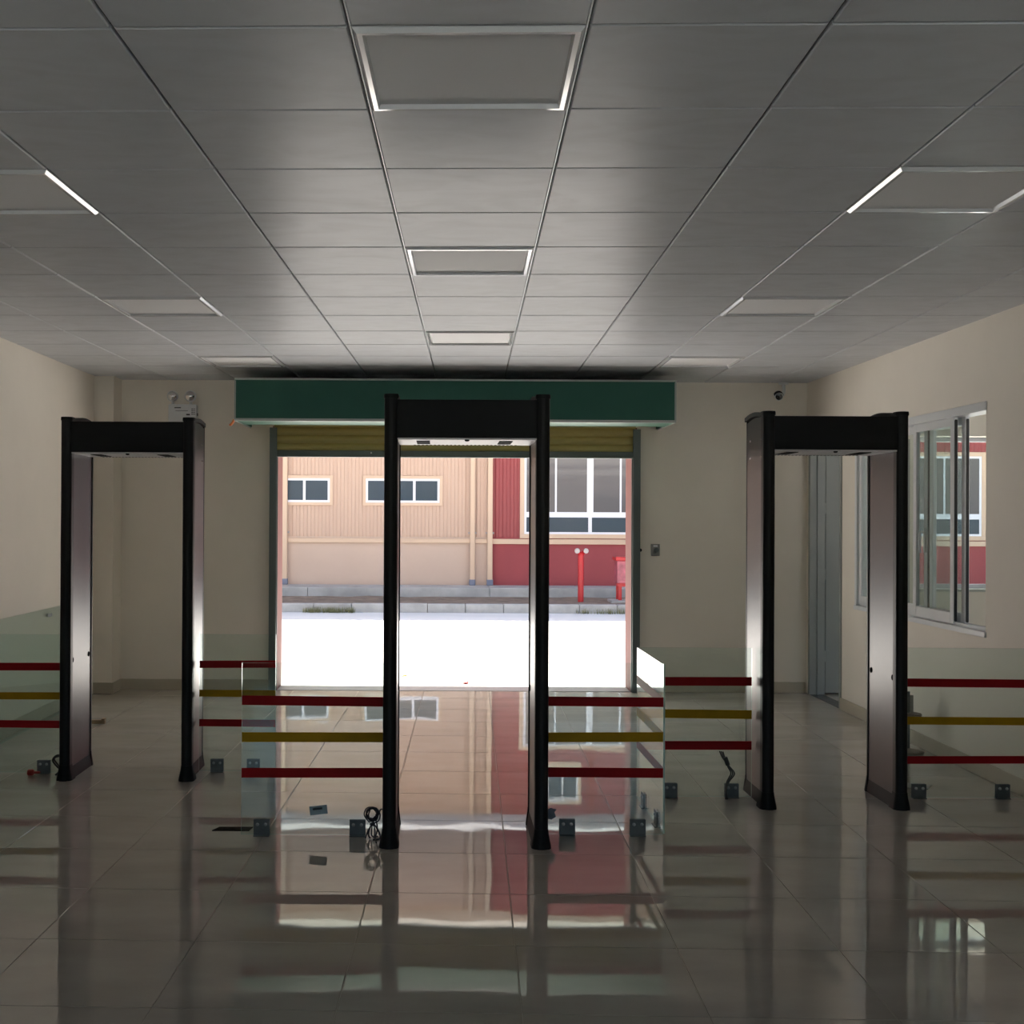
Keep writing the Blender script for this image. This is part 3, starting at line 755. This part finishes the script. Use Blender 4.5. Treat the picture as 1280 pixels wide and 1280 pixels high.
# ------------------------------------------------------------------ building across the yard
FY = 23.1; ZB = .288
t = thing('warehouse_building', 'beige and red metal-clad building with white windows across the sunny yard', 'building', (.5, FY, ZB))
def corr(x0, x1, z0, z1, name, m_, per=.145):
    m = MB(); pr = []; x = x0
    while x < x1-1e-6:
        for dx, dy in ((0, 0), (.36, 0), (.50, .016), (.86, .016), (1.0, 0)):
            xx = x+dx*per
            if xx <= x1: pr.append((xx, FY-dy))
        x += per
    pr += [(x1, FY+.03), (x0, FY+.03)]
    m.prism(pr, 'z', z0, z1)
    return m.build(name, m_, t)
XD = 1.045   # beige / red division
corr(-16, XD, 1.235, 6.42, 'cladding', M['f_beige'])
cr = corr(XD, 18, 1.235, 6.15, 'cladding', M['f_red']); cr['label'] = 'red cladding'
MB().box(-16, XD, FY+.0, FY+.3, ZB-.1, 1.24).build('plinth_wall', M['f_plaster'], t)
MB().box(XD, 18, FY+.0, FY+.3, ZB-.1, 1.24).build('plinth_wall', M['f_redp'], t)['label'] = 'red plinth wall'
MB().box(-16, XD, FY-.05, FY+.02, 1.115, 1.20, .004).build('ledge', M['f_trim'], t)
MB().box(XD, 18, FY-.05, FY+.02, 1.100, 1.20, .004).build('ledge', M['f_trim'], t)
MB().box(-16, 18, FY+.03, FY+.3, 1.24, 6.1).build('wall_core', M['f_plaster'], t)
MB().box(-16, 18, FY-.10, FY+9, 6.13, 6.42, .01).build('eave_fascia', M['f_trim'], t)
m = MB()
m.prism([(FY-.02, 4.20), (FY-2.05, 3.96), (FY-2.05, 3.97), (FY-.02, 4.21)], 'x', -16, 18)  # added sheet, shaped to glow as a bright strip mirrored in the floor
m.build('added_awning', M['added_awning'], t)['label'] = 'added white translucent sheet that glows in the sun'
m = MB()
for xx in range(-15, 18, 2):
    m.prism([(FY-.02, 4.16), (FY-1.80, 3.945), (FY-1.80, 3.975), (FY-.02, 4.19)], 'x', xx, xx+.05)
m.build('added_awning_rafters', M['w_frame'], t)  # bars under the added glowing sheet
def fwin(x0, x1, z0, z1, bars, trim, pane, tr=.06, rails=(), lowbars=None):
    # trim surround standing proud of the cladding, white frame, mullions, one pane per light
    m = MB()
    m.box(x0-tr, x1+tr, FY-.045, FY, z1, z1+tr, .003); m.box(x0-tr, x1+tr, FY-.045, FY, z0-tr, z0, .003)
    m.box(x0-tr, x0, FY-.045, FY, z0, z1, .003); m.box(x1, x1+tr, FY-.045, FY, z0, z1, .003)
    o = m.build('window', trim, t)
    f = .042; m = MB()
    m.box(x0, x1, FY-.04, FY-.008, z0, z0+f); m.box(x0, x1, FY-.04, FY-.008, z1-f, z1); m.box(x0, x0+f, FY-.04, FY-.008, z0+f, z1-f); m.box(x1-f, x1, FY-.04, FY-.008, z0+f, z1-f)
    zs = z0+f
    for ra, rb in rails: m.box(x0+f, x1-f, FY-.042, FY-.008, ra, rb); zs = rb
    for c, wd in bars: m.box(c-wd/2, c+wd/2, FY-.038, FY-.008, zs, z1-f)
    for c, wd in (lowbars or []): m.box(c-wd/2, c+wd/2, FY-.038, FY-.008, z0+f, rails[0][0])
    m.build('frame', M['w_frame'], o)
    MB().box(x0+f, x1-f, FY-.031, FY-.0235, (rails[-1][1] if rails else z0+f), z1-f).build('pane', pane, o)
    if rails: MB().box(x0+f, x1-f, FY-.031, FY-.0235, z0+f, rails[0][0]).build('pane', M['pane_dark'], o)
for xa, xb in ((-3.62, -2.155), (-1.445, .005), (-7.2, -5.75)):
    w3_ = (xb-xa-.084)/3
    fwin(xa, xb, 1.905, 2.375, [(xa+.042+w3_, .05), (xa+.042+2*w3_, .05)], M['f_trim'], M['pane_dark'])
def bigwin(x0, nb, wb=1.275):
    x1 = x0+nb*wb+.04; bars = []; low = []
    for k in range(nb):
        bars.append((x0+k*wb+.62, .036))
        if k: bars.append((x0+k*wb+.02, .125)); low.append((x0+k*wb+.02, .07))
    fwin(x0, x1, 1.30, 2.87, bars, M['f_trim'], M['pane_grey'], .085, [(1.63, 1.735)], low)
bigwin(1.675, 3); bigwin(6.70, 3, 1.31)
# red window's upper storey, mirrored in the polished floor
fwin(2.14, 2.75, 3.28, 3.92, [(2.44, .03)], M['f_trim'], M['pane_dark'])
for px, w_ in ((-3.03, .10), (.655, .095), (1.0, .10)):
    o = MB().box(px-w_/2, px+w_/2, FY-.12, FY-.047, ZB+.10, 6.13, .012).build('downpipe', M['f_trim'], t)
    MB().box(px-w_/2-.012, px+w_/2+.012, FY-.135, FY-.04, ZB, ZB+.115, .01).build('pipe_boot', M['boot'], o)
    m = MB(); m.box(px-w_/2-.035, px+w_/2+.035, FY-.05, FY-.022, 1.295, 1.335, .004); m.build('pipe_clip', M['cap_pale'], o)

# standpipe
t = thing('standpipe', 'bright red standpipe with two pale capped outlets in front of the red wall', 'standpipe', (2.53, 20.9, .10))
r = MB().lathe([(.052, 0), (.052, .84), (.045, .87), (.04, .90)], (2.53, 20.9, .09), (0, 0, 1), 20).build('riser', M['hyd_red'], t, True)
for s in (-1, 1):
    o = MB().tube([(2.53, 20.9, .93), (2.53+s*.03, 20.88, .99), (2.53+s*.065, 20.84, 1.03), (2.53+s*.075, 20.80, 1.035)], .036, 12).build('outlet', M['hyd_red'], t, True)
    MB().lathe([(.045, 0), (.048, .01), (.045, .03), (.02, .036)], (2.53+s*.075, 20.80, 1.035), (s*.15, -1, 0), 20).build('cap', M['cap_pale'], o, True)
# red box on legs
t = thing('equipment_box', 'red box on short legs outside, partly cut off by the right doorway edge', 'box', (3.55, 21.0, .10))
c_ = MB().box(3.17, 3.95, 20.85, 21.2, .46, .86, .01).build('cabinet', M['box_pink'], t)
MB().box(3.14, 3.98, 20.81, 21.24, .86, .93, .01).build('lid', M['hyd_red'], c_)
MB().box(3.26, 3.86, 20.842, 20.85, .52, .80, .004).build('door_panel', M['box_pink'], c_)
for lx in (3.20, 3.85):
    for ly in (20.87, 21.14):
        MB().box(lx, lx+.06, ly, ly+.05, .155, .46, .004).build('leg', M['hyd_red'], t)
m = MB(); m.box(3.17, 3.95, 20.86, 20.9, .40, .46, .004); m.build('rail', M['hyd_red'], t)
MB().box(3.06, 4.05, 20.78, 21.28, .06, .158, .01).build('base_slab', M['kerb'], t)

# ------------------------------------------------------------------ light
W = bpy.data.worlds.new('sky'); S.world = W; W.use_nodes = True
nt = W.node_tree; bg = nt.nodes['Background']
sky = nt.nodes.new('ShaderNodeTexSky'); sky.sky_type = 'NISHITA'
sky.sun_disc = False; sky.sun_elevation = math.radians(56); sky.sun_rotation = math.radians(-8)
sky.air_density = 1.2; sky.dust_density = 2.5; sky.ozone_density = 1.0
nt.links.new(sky.outputs['Color'], bg.inputs['Color']); bg.inputs['Strength'].default_value = .19
L_ = bpy.data.lights.new('sun', 'SUN'); L_.energy = 14.6; L_.angle = math.radians(.6); L_.color = (1, .955, .89)
so = bpy.data.objects.new('sun', L_); COL.objects.link(so)
dv = Vector((.12, -.65, -1)).normalized()
so.rotation_euler = dv.to_track_quat('-Z', 'Y').to_euler(); so.location = (0, 40, 40)

# ------------------------------------------------------------------ camera
cam = bpy.data.cameras.new('camera'); co = bpy.data.objects.new('camera', cam); COL.objects.link(co)
cam.sensor_width = 36; cam.lens = 36*1465/1280; cam.shift_x = (640-549)/1280; cam.shift_y = 0
cam.clip_start = .05; cam.clip_end = 300
co.matrix_world = Matrix.Translation((0, 0, 1.6)) @ Matrix.Rotation(PI/2+.0054, 4, 'X') @ Matrix.Rotation(.005, 4, 'Z')
S.camera = co
S.view_settings.view_transform = 'Standard'; S.view_settings.look = 'None'
S.view_settings.gamma = 1; S.view_settings.use_curve_mapping = False
S.view_settings.exposure = 1.0
S.cycles.max_bounces = 16; S.cycles.diffuse_bounces = 8; S.cycles.glossy_bounces = 6
S.cycles.transparent_max_bounces = 32; S.cycles.caustics_reflective = False
S.cycles.use_denoising = True
